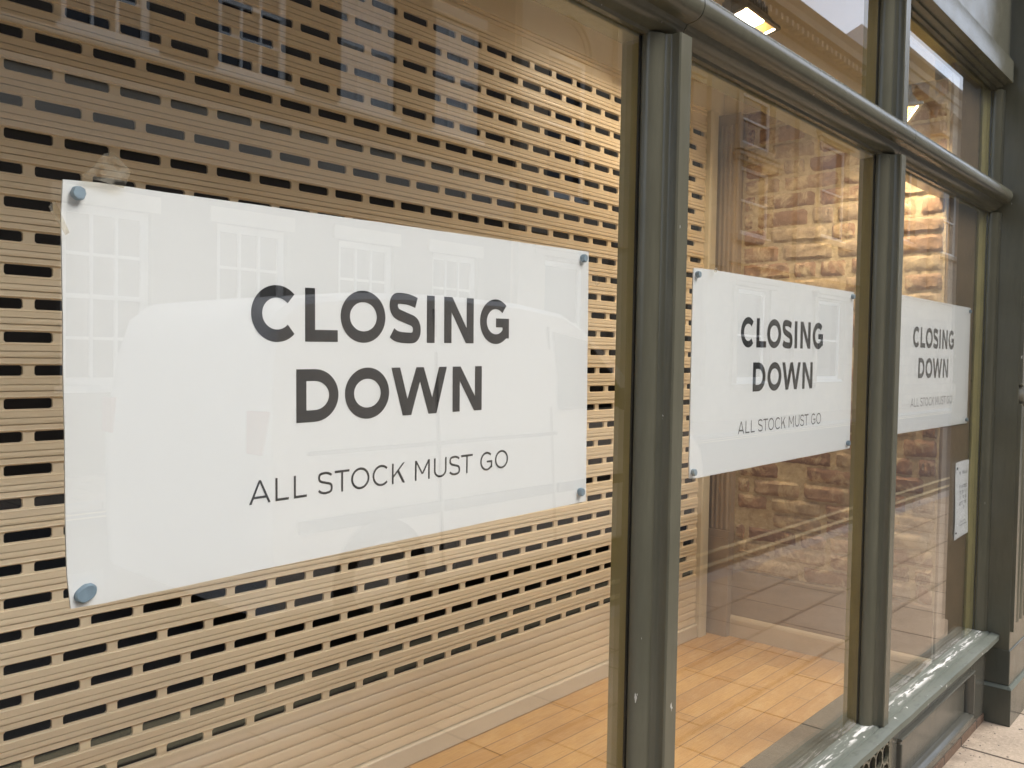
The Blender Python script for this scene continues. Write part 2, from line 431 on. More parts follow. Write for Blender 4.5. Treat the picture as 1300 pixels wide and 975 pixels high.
for i, (x0, x1, z0, z1) in enumerate(opens):
    if i % 2 == 0 and i < 5 or i == 5:
        t = MB()
        w = .017
        pr = lambda s0: [(-.0185, 0), (-.046, 0), (-.049, .003), (-.047, .008), (-.036, .013), (-.030, w), (-.0185, w)]
        t.exx([(y, z0+q) for y, q in pr(0)], x0, x1); t.exx([(y, z1-q) for y, q in pr(0)], x0, x1)
        t.exz([(x0+q, y) for y, q in pr(0)], z0+w, z1-w); t.exz([(x1-q, y) for y, q in pr(0)], z0+w, z1-w)
        t.build('panel_moulding', M['paint_panel'], ro, smooth=True)
    else:
        g = MB(); g.box(x0+.02, x1-.02, -.0212, -.0184, z0, z1, 1)  # black sheet stands in for the dark void behind the rings
        for b0, b1, c0, c1 in ((x0, x1, z0, z0+.014), (x0, x1, z1-.014, z1), (x0, x0+.024, z0+.0142, z1-.0142), (x1-.024, x1, z0+.0142, z1-.0142)):
            g.box(b0, b1, -.0335, -.0215, c0, c1)
        st = .056; cz = (z0+z1)/2
        nx = int((x1-x0-.048)/st)
        for a in range(nx+1):
            for b in (-1, 0, 1):
                cx = x0+.030+st*a
                g.ring((cx, cz+b*st), .0265, .0335, -.0325-.0004*((a+b) % 2), -.024, n=20)
                g.ring((cx+st/2, cz+(b+.5)*st) if b < 1 else (cx, cz), .008, .0135, -.0318, -.0246, n=12)
        g.build('vent_grille', [M['paint'], M['gasket']], ro)

grit = MB(); rg = random.Random(11)
for _ in range(150):
    x = rg.uniform(2.2, 4.4); y = -.042 - abs(rg.gauss(0, .05)) if x < 3.8 else -.135 - abs(rg.gauss(0, .05)); q = rg.uniform(.0012, .0048)
    pts = [(x+q*math.cos(a)*rg.uniform(.7, 1.3), y+q*math.sin(a)*rg.uniform(.7, 1.3)) for a in (0, 1.2, 2.5, 3.8, 5.0)]
    h = q*rg.uniform(.4, .9)
    grit.add([(px, py, .0003) for px, py in pts] + [(px*.6+x*.4, py*.6+y*.4, h) for px, py in pts], [(k, (k+1) % 5, 5+(k+1) % 5, 5+k) for k in range(5)] + [(5, 6, 7, 8, 9)])
tag(grit.build('grit', simple('pale_grit', (.36, .31, .25), .9, var=.5, scale=40)), kind='stuff')
# pilasters (right one shows its reeded face and rosette)
def pilaster(x0, x1, s):
    yf = -.114
    a = MB()
    a.box(x0, x1, yf, .02, .29, 3.05)
    po = a.build('pilaster', M['paint'], shop, bevel=.003)
    # reeds on the front
    fl = MB(); zA, zB = .395, 1.215; zC, zD = 1.345, 2.86
    nre = 5; wd = (x1-x0)*.80; xo = x0+(x1-x0)*.10; st = wd/nre
    for i in range(nre):
        cx = xo+st*(i+.5)
        for q0, q1 in ((zA, zB), (zC, zD)):
            pr = [(cx-st*.40, yf+.001), (cx-st*.38, yf-.008), (cx-st*.2, yf-.0135), (cx, yf-.015), (cx+st*.2, yf-.0135), (cx+st*.38, yf-.008), (cx+st*.40, yf+.001)]
            fl.exz(pr, q0, q1)
    for q0, q1 in ((zA, zB), (zC, zD)):
        fl.box(x0+.004, xo+st*.02, yf-.012, yf+.001, q0-.03, q1+.03); fl.box(xo+wd-st*.02, x1-.004, yf-.012, yf+.001, q0-.03, q1+.03)
    fl.build('reeding', M['paint'], po, smooth=True)
    cz = 1.28
    for ccx in ((x0+x1)/2, x0+.062, x1-.062):
        rs = MB(); rs.ring((ccx, cz), .036, .048, yf-.016, yf, n=28); rs.ring((ccx, cz), 0.0, .0362, yf-.006, yf-.001, n=28)
        rs.cyl((ccx, yf-.020, cz), .008, .022, 'y', 14, .020)
        for q in range(8):
            aa = 2*math.pi*q/8; rs.cyl((ccx+.022*math.cos(aa), yf-.013, cz+.022*math.sin(aa)), .005, .014, 'y', 8, .011)
        rs.build('rosette', M['brassy'], po, smooth=True)
    pl = MB()
    pl.box(x0-.002, x1+.002, yf-.004, .02, .155, .292)
    pl.box(x0-.012, x1+.012, yf-.014, .018, .0, .143)
    po2 = pl.build('plinth', M['paint_dark'], po, bevel=.003)
    cp = MB(); q0 = yf-.016
    cp.add([(x0-.014, q0, .1432), (x1+.014, q0, .1432), (x1+.014, .018, .1432), (x0-.014, .018, .1432),
            (x0-.004, yf-.006, .1546), (x1+.004, yf-.006, .1546), (x1+.004, .018, .1546), (x0-.004, .018, .1546)],
           [(0,3,2,1),(4,5,6,7),(0,1,5,4),(1,2,6,5),(2,3,7,6),(3,0,4,7)])
    cp.build('plinth_cap', M['sill'], po2)
pilaster(3.826, 4.215, 1); pilaster(-1.42, -1.036, -1)

# shop building above and beside (setting)
t = MB(); t.box(-6, 12, .0, .35, 3.2502, 4.3)
t.box(4.215, 12, .0, .35, 0, 3.25); t.box(-6, -1.42, .0, .35, 0, 3.25); tag(t.build('shop_building_wall', M['stone_tan']), kind='structure')

# ------------------------------------------------------------------ display interior
YS, ZFl = .90, .262
t = MB(); t.box(-1.35, 3.42, .2052, 1.0, .20, ZFl); tag(t.build('display_floor', M['oak']), kind='structure')
t = MB(); t.box(-1.35, 3.90, .0766, 1.0, 2.95, 3.02); tag(t.build('ceiling', M['cream']), kind='structure')
t = MB(); t.box(-1.40, -1.352, .0766, 1.0, .2, 3.02); tag(t.build('end_wall', M['cream']), kind='structure')  # unseen wall, made cream to bounce light onto the shutter
t = MB(); t.box(-1.40, 4.2, 3.2, 3.25, -.2, 3.3); t.box(-1.40, -1.35, 1.002, 3.2, -.2, 3.3); t.box(4.15, 4.2, .36, 3.2, -.2, 3.3)
t.box(-1.35, 4.15, 1.002, 3.2, 3.03, 3.1); t.box(-1.35, 4.15, 1.002, 3.2, -.1, -.05); t.box(-1.35, 4.15, 1.002, 1.03, -.05, .19)
t.box(3.43, 4.15, .36, 1.002, 3.03, 3.1)
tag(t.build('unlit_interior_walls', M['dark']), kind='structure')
b = tag(empty('bulkhead', (1, YS, 2.39)), 'cream painted bulkhead boxed in above the slatted shutter', 'bulkhead')
t = MB(); t.box(-1.35, 3.3228, YS-.012, YS+.09, 2.385, 2.9498); t.box(3.323, 3.42, .0768, YS+.09, 2.385, 2.9498); t.build('boxing', M['cream'], b)

# roller shutter
sh = tag(empty('roller_shutter', (1.2, YS, ZFl)), 'beige perforated roller shutter with rows of dark slots behind the glass', 'roller shutter')
c = MB()
P, W_, PX, X0, X1 = .0628, .0872, .1079, -1.33, 3.215
HS = .0228                       # slot height
def hole_cell(cx, z0, z1, y, xa, xb, hw, ch=.0035, thick=.006):
    """flat cell xa..xb, z0..z1 with a chamfered slot of half-width hw"""
    za, zb = z0+.0015, z1-.0015
    o = [(xa, z0), (xb, z0), (xb, z1), (xa, z1)]
    h = [(cx-hw+ch, za), (cx+hw-ch, za), (cx+hw, za+ch), (cx+hw, zb-ch), (cx+hw-ch, zb), (cx-hw+ch, zb), (cx-hw, zb-ch), (cx-hw, za+ch)]
    v = [(x, y, z) for x, z in o] + [(x, y, z) for x, z in h] + [(x, y+thick, z) for x, z in h]
    f = [(0, 1, 5, 4), (1, 6, 5), (1, 2, 7, 6), (2, 8, 7), (2, 3, 9, 8), (3, 10, 9), (3, 0, 11, 10), (0, 4, 11)]
    f += [(4+i, 4+(i+1) % 8, 12+(i+1) % 8, 12+i) for i in range(8)]
    c.add(v, f)
zrow0 = .530
nrow = 30
def strip(prof):                  # open profile (y,z) running along x
    c.exx(prof, X0, X1, closed=False, caps=False)
for r in range(nrow):
    zc = zrow0 + r*P
    z0, z1 = zc-HS/2, zc+HS/2
    ph = .0798 + (PX/2 if r % 2 else 0)
    if zc > 2.33:                # plain slat near the drum
        strip([(YS, z0), (YS, z1)])
    else:
        k0 = math.ceil((X0-ph)/PX)
        x = X0; k = k0
        while True:
            sx = ph+k*PX
            if sx+W_ > X1: break
            xb = sx+W_+(PX-W_)/2
            hole_cell(sx+W_/2, z0, z1, YS, x, xb, W_/2); x = xb; k += 1
        c.quad((x, YS, z0), (X1, YS, z0), (X1, YS, z1), (x, YS, z1))
    # ribbed slat above the slots
    b0 = z1; hgt = P-HS
    q = YS-.0040
    strip([(YS, b0), (q+.0002, b0+.0006), (q-.0008, b0+.0020), (q, b0+.0036), (q, b0+.0115), (YS+.0010, b0+.0119), (YS+.0010, b0+.0132), (q-.0004, b0+.0137),
           (q-.0010, b0+.0185), (q-.0004, b0+.0238), (YS-.0004, b0+.0242), (YS-.0004, b0+.0252), (q, b0+.0256), (q, b0+hgt-.0036), (q-.0008, b0+hgt-.0020), (q+.0002, b0+hgt-.0006), (YS, b0+hgt)])
# closed ribbed skirt under the last row
z = zrow0-HS/2; nb = 7; hb = (z-.316)/nb
for i in range(nb):
    a1 = z-i*hb; 
    strip([(YS, a1), (YS-.0046, a1-.0014), (YS-.0054, a1-.006), (YS-.0054, a1-hb*.70), (YS-.0042, a1-hb*.90), (YS+.003, a1-hb*.93), (YS, a1-hb)])
strip([(YS, zrow0+nrow*P-HS/2), (YS, 2.45)])
c.build('slat_curtain', M['shutter'], sh, recalc=False)
t = MB(); t.exx([(YS-.014, ZFl+.0006), (YS-.0145, .312), (YS-.011, .3158), (YS+.006, .3158), (YS+.006, ZFl+.0006)], X0, X1); t.build('bottom_bar', M['shutter_bar'], sh, bevel=.0015)
for x0, x1 in ((X1-.012, X1+.042), (X0-.018, X0+.012)):
    t = MB(); t.exz([(x0, YS-.021), (x0+.010, YS-.026), (x1, YS-.026), (x1, YS+.02), (x0, YS+.02), (x0, YS-.0105)], ZFl, 2.3848); t.build('guide_rail', M['rail'], sh, bevel=.0015)

# side wall of old bricks
bw = tag(empty('brick_wall', (3.335, .4, ZFl)), 'rough old brick wall with smeared lime mortar closing the window display', 'wall')
t = MB()
ny, nz = 40, 90
t.box(3.337, 3.42, .0265, YS+.1, .20, 2.3848); t.build('mortar_bed', M['mortar'], bw)
rb = random.Random(5)
t = MB()
zc = .532; course = .066
while zc < 2.36:
    hgt = course*rb.uniform(.92, 1.1)
    y = -.02 - rb.random()*.2
    while y < .79:
        ln = rb.choice([.10, .19, .20, .21, .22, .24])*rb.uniform(.9, 1.1)
        ya, yb = max(y, .0275), min(y+ln, .795)
        if yb-ya > .035 and rb.random() > .04:
            j = .0055
            z0, z1 = zc+j*rb.uniform(.5, 1.0), min(zc+hgt-j*rb.uniform(.3, .8), 2.383)
            d = rb.uniform(.004, .011); nu, nv = 12, 5
            vs = []
            tilt = rb.uniform(-.006, .006)
            for a in range(nu+1):
                for b_ in range(nv+1):
                    u, w = a/nu, b_/nv
                    ed = min(u*ln, (1-u)*ln, w*hgt, (1-w)*hgt)
                    edge = 1-math.exp(-ed/.0028)
                    yy = ya+.006+(yb-ya-.012)*u + rb.uniform(-.0022, .0022); zz = z0+(z1-z0)*w + tilt*(u-.5) + rb.uniform(-.0022, .0022)
                    vs.append((3.337-d*edge-rb.uniform(-.002, .0048)*edge+.001*(1-edge), yy, zz))
            q = nv+1
            fs = [(a*q+b_, (a+1)*q+b_, (a+1)*q+b_+1, a*q+b_+1) for a in range(nu) for b_ in range(nv)]
            t.add(vs, fs)
        y += ln+.007
    zc += hgt
t.build('brickwork', M['brick'], bw, smooth=True)
t = MB(); t.exy([(3.327, .348), (3.327, .528), (3.3305, .534), (3.3365, .5365), (3.3365, .348)], .027, .80); t.build('plinth_band', M['plinthgrey'], bw)
t = MB(); t.exy([(3.316, ZFl+.0005), (3.316, .332), (3.319, .341), (3.325, .3475), (3.3365, .3475), (3.3365, ZFl+.0005)], .027, .80); t.build('skirting', M['skirt'], bw)
# dark pillar at the back corner
pl = tag(empty('corner_pillar', (3.31, .85, ZFl)), 'narrow dark brown fluted pillar between the shutter rail and the bricks', 'pillar')
t = MB(); t.box(3.30, 3.3365, .801, .9035, ZFl, 2.3846)
for k in range(4):
    yy = .812+.021*k; t.exz([(3.3002, yy), (3.2945, yy+.003), (3.2925, yy+.0075), (3.2945, yy+.012), (3.3002, yy+.015)], .70, 2.34)
t.box(3.288, 3.2999, .8005, .898, .665, .695); t.build('shaft', M['pillar'], pl, smooth=True)
t = MB(); t.box(3.2885, 3.2999, .8008, .898, ZFl, .664); t.build('base', M['pillar'], pl, bevel=.002)
# boxed panel at the wall's front end, just behind the glass
ep = tag(empty('end_panel', (3.5, .06, .3)), 'tall brown boxed panel behind the glass beside the last sign', 'panel')
t = MB(); t.box(3.3905, 3.684, .018, .036, .285, ZF+.0); t.build('board', M['panel_brown'], ep, bevel=.002)
t = MB(); t.box(3.3385, 3.390, .0162, .026, .285, ZF); t.build('edge_strip', M['plinthgrey'], ep, bevel=.002)

# ------------------------------------------------------------------ floodlights (lit)
def floodlight(loc, rz, tilt, hx, hy, label, cableup, lens='lamp_lit'):
    r = tag(empty('floodlight', loc), label, 'floodlight', 'floodlights over the window display')
    r.rotation_euler = (tilt[0], tilt[1], rz)
    b = MB()
    b.add([(-hx,-hy,0),(hx,-hy,0),(hx,hy,0),(-hx,hy,0),(-hx*.8,-hy*.8,.040),(hx*.8,-hy*.8,.040),(hx*.8,hy*.8,.040),(-hx*.8,hy*.8,.040)],
          [(4,5,6,7),(0,1,5,4),(1,2,6,5),(2,3,7,6),(3,0,4,7)])
    w = .010
    for x0, x1, y0, y1 in ((-hx-w, hx+w, -hy-w, -hy+.002), (-hx-w, hx+w, hy-.002, hy+w), (-hx-w, -hx+.002, -hy+.0022, hy-.0022), (hx-.002, hx+w, -hy+.0022, hy-.0022)):
        b.box(x0, x1, y0, y1, -.010, .003)
    b.build('housing', M['lamp_body'], r, local=True, bevel=.002)
    f = MB()
    for i in range(9):
        x = -hx*.72 + hx*1.44*i/8; f.box(x-.0018, x+.0018, -hy*.75, hy*.75, .0402, .075)
    f.build('heat_sink', M['lamp_body'], r, local=True)
    f = MB()
    f.add([(-hx*.98,-hy*.98,.0),(hx*.98,-hy*.98,.0),(hx*.98,hy*.98,.0),(-hx*.98,hy*.98,.0),(-hx*.62,-hy*.55,.020),(hx*.62,-hy*.55,.020),(hx*.62,hy*.55,.020),(-hx*.62,hy*.55,.020)],
          [(0,1,5,4),(1,2,6,5),(2,3,7,6),(3,0,4,7)])
    f.build('reflector', M['reflector'], r, local=True)
    f = MB(); f.quad((-hx*.62,-hy*.55,.018),(-hx*.62,hy*.55,.018),(hx*.62,hy*.55,.018),(hx*.62,-hy*.55,.018)); f.build('lit_lens', M[lens], r, local=True, recalc=False)
    k = MB()
    for s in (-1, 1): k.box(s*(hx+w+.001), s*(hx+w+.005), -.012, .012, -.004, .12)
    k.box(-hx-w-.005, hx+w+.005, -.012, .012, .1202, .125); k.cyl((0, 0, .1252), .009, cableup, 'z', 12)
    k.build('bracket', M['lamp_body'], r, local=True)
    return r
floodlight((2.735, .50, 2.50), R(-8), (R(-10), R(9), 0), .085, .062, 'glowing warm floodlight hung higher up above the middle window', .30)
floodlight((3.13, .135, 2.235), R(35), (R(-4), R(12), 0), .062, .050, 'small finned floodlight hung low in front of the brick wall', .55, 'lamp_lit_low')

# ------------------------------------------------------------------ lettering
def stroke(mb, pts, t, z, closed=False):
    """constant-width line with mitred joins, in the plane of the sign (x, height)"""
    n = len(pts); L_, R_ = [], []
    for i in range(n):
        p = Vector(pts[i])
        a = Vector(pts[i-1]) if (i > 0 or closed) else None
        b = Vector(pts[(i+1) % n]) if (i < n-1 or closed) else None
        d1 = (p-a).normalized() if a is not None else None
        d2 = (b-p).normalized() if b is not None else None
        if d1 is None: d1 = d2
        if d2 is None: d2 = d1
        n1, n2 = Vector((-d1.y, d1.x)), Vector((-d2.y, d2.x))
        mm = (n1+n2); mm = mm.normalized() if mm.length > 1e-6 else n1
        k = t/2/max(.35, mm.dot(n1))
        L_.append(p+mm*k); R_.append(p-mm*k)
    vs = [(q.x, z, q.y) for q in L_+R_]
    fs = [(i, (i+1) % n, n+(i+1) % n, n+i) for i in range(n if closed else n-1)]
    mb.add(vs, fs)
def arc(cx, cy, rx, ry, a0, a1, n=28): return [(cx+rx*math.cos(R(a0+(a1-a0)*i/n)), cy+ry*math.sin(R(a0+(a1-a0)*i/n))) for i in range(n+1)]
def catmull(p, n=8):
    out = []
    q = [p[0]]+p+[p[-1]]
    for i in range(1, len(q)-2):
        for k in range(n):
            t = k/n; r = []
            for d in (0, 1):
                a, b, c_, e = q[i-1][d], q[i][d], q[i+1][d], q[i+2][d]
                r.append(.5*(2*b+(c_-a)*t+(2*a-5*b+4*c_-e)*t*t+(3*b-a-3*c_+e)*t**3))
            out.append(tuple(r))
    return out+[p[-1]]
def glyph(mb, ch, x0, x1, base, cap, tw, z):
    """one capital between x0 and x1; tw = stroke as a share of the cap height"""
    w = (x1-x0)/cap; t = tw; l = t/2; ov = .012
    cnt = [0]
    def S(pts, tt=t, closed=False):
        stroke(mb, [(x0+px*cap, base+py*cap) for px, py in pts], tt*cap, z-cnt[0]*2.5e-5, closed); cnt[0] += 1
    def poly(pts):
        mb.add([(x0+px*cap, z-cnt[0]*2.5e-5, base+py*cap) for px, py in pts], [tuple(range(len(pts)))]); cnt[0] += 1
    ry = .5+ov-l
    if ch == 'O': S(arc(w/2, .5, w/2-l, ry, 0, 354, 40), closed=True)
    elif ch == 'C':
        X = w/1.80; S(arc(X, .5, X-l, ry, 44, 316, 36))
    elif ch == 'G':
        X = w/1.86; p = arc(X, .5, X-l, ry, 46, 318, 36); S(p)
        S([(w-l, .12), (w-l, .475)]); S([(w, .475-.0+l*.0), (w*.54, .475)], t*.92)
    elif ch == 'S':
        a, b = l*.9, w-l*.95
        S(catmull([(b*.985, .845-l*.15), (b*.80, .955-l*.75), (w*.50, 1+ov-l), (a+.08*w, .93-l*.35), (a+.005, .745), (a+.10*w, .60), (w*.5, .515), (b-.08*w, .425), (b, .262), (b-.09*w, .075+l*.35), (w*.5, -ov+l), (w*.22, .045+l*.75), (a*.6, .165+l*.3)], 7))
    elif ch == 'D':
        m_ = w*.42; pts = [(l, l), (l, 1-l), (m_, 1-l)] + arc(m_, .5, w-l-m_, .5-l, 88, -88, 26) + [(m_, l)]
        S(pts, closed=True)
    elif ch == 'L': S([(l, 1), (l, l), (w, l)])
    elif ch == 'I': S([(w/2, 0), (w/2, 1)], w if w < .4 else t)
    elif ch == 'N':
        S([(l, 0), (l, 1)]); S([(w-l, 0), (w-l, 1)]); d = t*1.2; poly([(0, 1), (d*.92, 1), (w, 0), (w-d*.92, 0)])
    elif ch == 'M':
        S([(l, 0), (l, 1)]); S([(w-l, 0), (w-l, 1)]); d = t*1.15; y = .30
        poly([(0, 1), (d*.9, 1), (w/2+d*.42, y), (w/2-d*.42, y)]); poly([(w, 1), (w-d*.9, 1), (w/2-d*.42, y), (w/2+d*.42, y)])
    elif ch == 'W':
        d = t*1.06; a = w*.27; q = w/2
        poly([(0, 1), (d, 1), (a+d*.5, 0), (a-d*.5, 0)]); poly([(w, 1), (w-d, 1), (w-a-d*.5, 0), (w-a+d*.5, 0)])
        poly([(a-d*.5, 0), (a+d*.5, 0), (q+d*.45, 1), (q-d*.45, 1)]); poly([(w-a-d*.5, 0), (w-a+d*.5, 0), (q+d*.45, 1), (q-d*.45, 1)])
    elif ch == 'A':
        d = t*1.08; poly([(0, 0), (d, 0), (w/2+d*.45, 1), (w/2-d*.45, 1)]); poly([(w, 0), (w-d, 0), (w/2-d*.45, 1), (w/2+d*.45, 1)]); S([(w*.18, .27), (w*.82, .27)], t*.92)
    elif ch == 'T': S([(0, 1-l), (w, 1-l)]); S([(w/2, 0), (w/2, 1-t)])
    elif ch == 'K':
        S([(l, 0), (l, 1)]); d = t*1.3; poly([(w-d, 1), (w-.02, 1), (t, .30), (t, .30+d*.95)]); poly([(w*.38, .60), (w*.38+d*.75, .70), (w, 0), (w-d, 0)])
    elif ch == 'U':
        rx = w/2-l; S([(l, 1), (l, .36)] + arc(w/2, .36, rx, .36+ov-l, 180, 360, 24)[1:] + [(w-l, 1)])
L1 = list(zip('CLOSING', [(.2105,.2735),(.2857,.3352),(.3397,.4139),(.4215,.4775),(.4895,.5045),(.5232,.5838),(.5975,.6625)]))
L2 = list(zip('DOWN', [(.2726,.3362),(.3465,.4206),(.4246,.5290),(.5407,.6020)]))
L3 = list(zip('ALLSTOCKMUSTGO', [(.2066,.2358),(.2425,.2613),(.2686,.2876),(.3046,.3270),(.3303,.3537),(.3566,.3868),(.3922,.4193),(.4259,.4494),(.4679,.4960),(.5043,.5292),(.5350,.5568),(.5590,.5835),(.6000,.6264),(.6327,.6626)]))
def lettering(parent, y):
    b = MB(); k = MB()
    for ch, (a, e) in L1: glyph(b, ch, a, e, .2709, .0660, .224, y)
    for ch, (a, e) in L2: glyph(b, ch, a, e, .1714, .0656, .224, y)
    for ch, (a, e) in L3: glyph(k, ch, a, e, .0792, .0278, .108, y)
    b.build('headline', M['black_ink'], parent, local=True, recalc=False); k.build('small_lettering', M['black_ink'], parent, local=True, recalc=False)

SW, SH = .867, .429
def sign(loc, tilt, label, dots, seed, curl=0):
    rs = random.Random(seed)
    r = tag(empty('closing_down_sign', loc, (0, -tilt, 0)), label, 'sign', 'closing down signs')
    b = MB(); nx, nz = 24, 12
    vs, fs = [], []
    def edge(u): return .00018*math.sin(u*9+seed)+.00012*math.sin(u*23+seed*2)
    for side in (0, 1):
        for i in range(nx+1):
            for j in range(nz+1):
                u, w = i/nx, j/nz
                x = SW*u + edge(w*2)*(1 if i in (0, nx) else 0); z = SH*w + edge(u*3)*(1 if j in (0, nz) else 0)
                d = curl*max(0, 1-(u*9))**2*max(0, 1-w*4.5)**2
                cut = .006
                y = side*.0022 - d
                if i == 0 and j in (0, nz): x += .002; z += .002 if j == 0 else -.002
                vs.append((x, y, z))
    q = nz+1; N = (nx+1)*q
    for s in (0, 1):
        for i in range(nx):
            for j in range(nz):
                f = (s*N+i*q+j, s*N+(i+1)*q+j, s*N+(i+1)*q+j+1, s*N+i*q+j+1); fs.append(f if s == 0 else f[::-1])
    rim = [i*q for i in range(nx+1)] + [nx*q+j for j in range(1, q)] + [i*q+nz for i in range(nx-1, -1, -1)] + [j for j in range(nz-1, 0, -1)]
    for a, e in zip(rim, rim[1:]+rim[:1]): fs.append((a, N+a, N+e, e))
    b.add(vs, fs); b.build('board', M['white_sheet'], r, local=True, recalc=False)
    lettering(r, -.00030)
    gap = loc[1]-.0034
    for (dx, dz, rx, rz, ang) in dots:
        d = MB(); n = 22; rings = [(0, .86), (.18, 1.0), (.75, 1.03), (1, .90)]
        vs = []
        ir = [1+.06*rs.uniform(-1, 1) for _ in range(n)]
        for tt, k in rings:
            for i in range(n):
                a = 2*math.pi*i/n; u, w = rx*k*ir[i]*math.cos(a), rz*k*ir[i]*math.sin(a)
                ca, sa = math.cos(ang), math.sin(ang)
                vs.append((dx+u*ca-w*sa, -gap+gap*tt*.98-.0001, dz+u*sa+w*ca))
        fs = [(k*n+i, k*n+(i+1) % n, (k+1)*n+(i+1) % n, (k+1)*n+i) for k in range(3) for i in range(n)] + [tuple(range(n)), tuple(range(4*n-1, 3*n-1, -1))]
        d.add(vs, fs); d.build('adhesive_dot', M['tack'], r, local=True, smooth=True)
    return r
Z0 = .16
sign((.372, .012, 1.288-Z0), .016, 'big white CLOSING DOWN sign hanging in front of the perforated shutter',
     [(.0145, .4150, .0068, .0068, .3), (.848, .4165, .0062, .0066, 0), (.0165, .0150, .0112, .0080, .5), (.8475, .0190, .0062, .0070, .2)], 1, .004)
sign((1.588, .012, 1.307-Z0), .008, 'white CLOSING DOWN sign in the bay between the two timber mullions',
     [(.0135, .4150, .0062, .0066, .3), (.852, .4160, .0062, .0066, 0), (.0120, .0140, .0070, .0074, .5), (.846, .0160, .0064, .0072, .2)], 4)
sign((2.757, .012, 1.332-Z0), .0, 'white CLOSING DOWN sign beside the end frame, above the small paper notice',
     [(.0130, .4150, .0060, .0064, .3), (.848, .4150, .0060, .0064, 0), (.0130, .0140, .0066, .0070, .5), (.848, .0130, .0064, .0070, .2)], 9)

# paper notice
r = tag(empty('paper_notice', (3.513, .0105, .752)), 'small white paper notice with grey print taped low beside the frame', 'notice')
pw, ph_ = .192, .277
def pbend(u, w): return -.0030*math.sin(u*2.6+.3)-.0022*math.sin(w*5+u*2)+(.010*max(0, u-.82)*max(0, w-.6)*9)
b = MB(); nx, nz = 12, 14
vs = []
for th in (0, .0004):
    for i in range(nx+1):
        for j in range(nz+1):
            u, w = i/nx, j/nz
            vs.append((pw*u-.004*math.sin(w*3), .004+pbend(u, w)+th, ph_*w+.004*math.sin(u*3.2)-.008*(1-w)*(1-u)))
q = nz+1; N = (nx+1)*q
fs = [(s*N+i*q+j, s*N+(i+1)*q+j, s*N+(i+1)*q+j+1, s*N+i*q+j+1) for s in (0, 1) for i in range(nx) for j in range(nz)]
b.add(vs, fs); b.build('sheet', M['paper'], r, local=True, smooth=True, recalc=False)
b = MB(); rn = random.Random(3)
def marks(z, x0, x1, h, sw):
    x = x0
    while x < x1:
        if rn.random() < .12: x += h*.8; continue
        wd = h*rn.uniform(.35, .7)
        for kind in (rn.choice('lto'),):
            for (a, e, c0, c1) in {'l': [(0, sw, 0, h)], 't': [(wd*.4, wd*.4+sw, 0, h), (0, wd, h-sw, h)], 'o': [(0, sw, 0, h), (wd-sw, wd, 0, h), (sw, wd-sw, 0, sw), (sw, wd-sw, h-sw, h)]}[kind]:
                u = (x+a)/pw
                pts = []
                for px, pz in ((x+a, z+c0), (x+e, z+c0), (x+e, z+c1), (x+a, z+c1)):
                    u, w = px/pw, pz/ph_; pts.append((px-.004*math.sin(w*3), .0037+pbend(u, w), pz+.004*math.sin(u*3.2)-.008*(1-w)*(1-u)))
                b.quad(*pts)
        x += wd+h*.28
marks(.228, .045, .150, .011, .0022)
for z, a, e in ((.176, .048, .152), (.156, .050, .152), (.136, .050, .150), (.116, .046, .146), (.098, .085, .108)): marks(z, a, e, .0125, .0026)
for z, a, e in ((.052, .055, .125), (.040, .050, .145)): marks(z, a, e, .0055, .0012)
for px, pz in ((.016, .256), (.176, .236), (.012, .018)):
    b.ring((px, pz), .0005, .004, .0012+pbend(px/pw, pz/ph_), .0036+pbend(px/pw, pz/ph_), n=12)
b.build('lettering', M['paper_ink'], r, local=True, recalc=False)

# left-over bits of clear tape
def tape(pts, label, y=.0036, fold=.0012):
    cx = sum(p[0] for p in pts)/len(pts); cz = sum(p[1] for p in pts)/len(pts)
    b = MB(); vs = []
    for i, (x, z) in enumerate(pts): vs.append((x, y+fold*((i*37) % 3)/2, z))
    vs2 = [(x, yy+.0004, z) for x, yy, z in vs]; n = len(pts)
    b.add(vs+[(cx, y+fold*.7, cz)]+vs2+[(cx, y+fold*.7+.0004, cz)],
          [(i, (i+1) % n, n) for i in range(n)] + [(n+1+(i+1) % n, n+1+i, 2*n+1) for i in range(n)] + [(i, n+1+i, n+1+(i+1) % n, (i+1) % n) for i in range(n)])
    o = b.build('tape_strip', M['tape'], None, recalc=False)
    tag(o, label, 'tape', 'scraps of clear tape on the glass'); return o
tape([(.3505,1.526),(.3570,1.532),(.3685,1.508),(.3700,1.503),(.3665,1.500)], 'folded clear tape scrap sticking out beside the first sign near its upper dot')
tape([(.380,1.5585),(.402,1.5580),(.424,1.5545),(.432,1.572),(.412,1.589),(.404,1.586),(.392,1.570)], 'wide clear tape patch on the glass along the top edge of the big sign')
tape([(1.2405,1.530),(1.2490,1.533),(1.2520,1.528),(1.2470,1.524),(1.2560,1.519),(1.2480,1.513),(1.2410,1.516)], 'crumpled white tape end at the big sign edge facing the mullion')
tape([(1.655,1.5705),(1.668,1.572),(1.671,1.578),(1.662,1.583),(1.656,1.577)], 'tiny clear tape scrap above the middle sign')

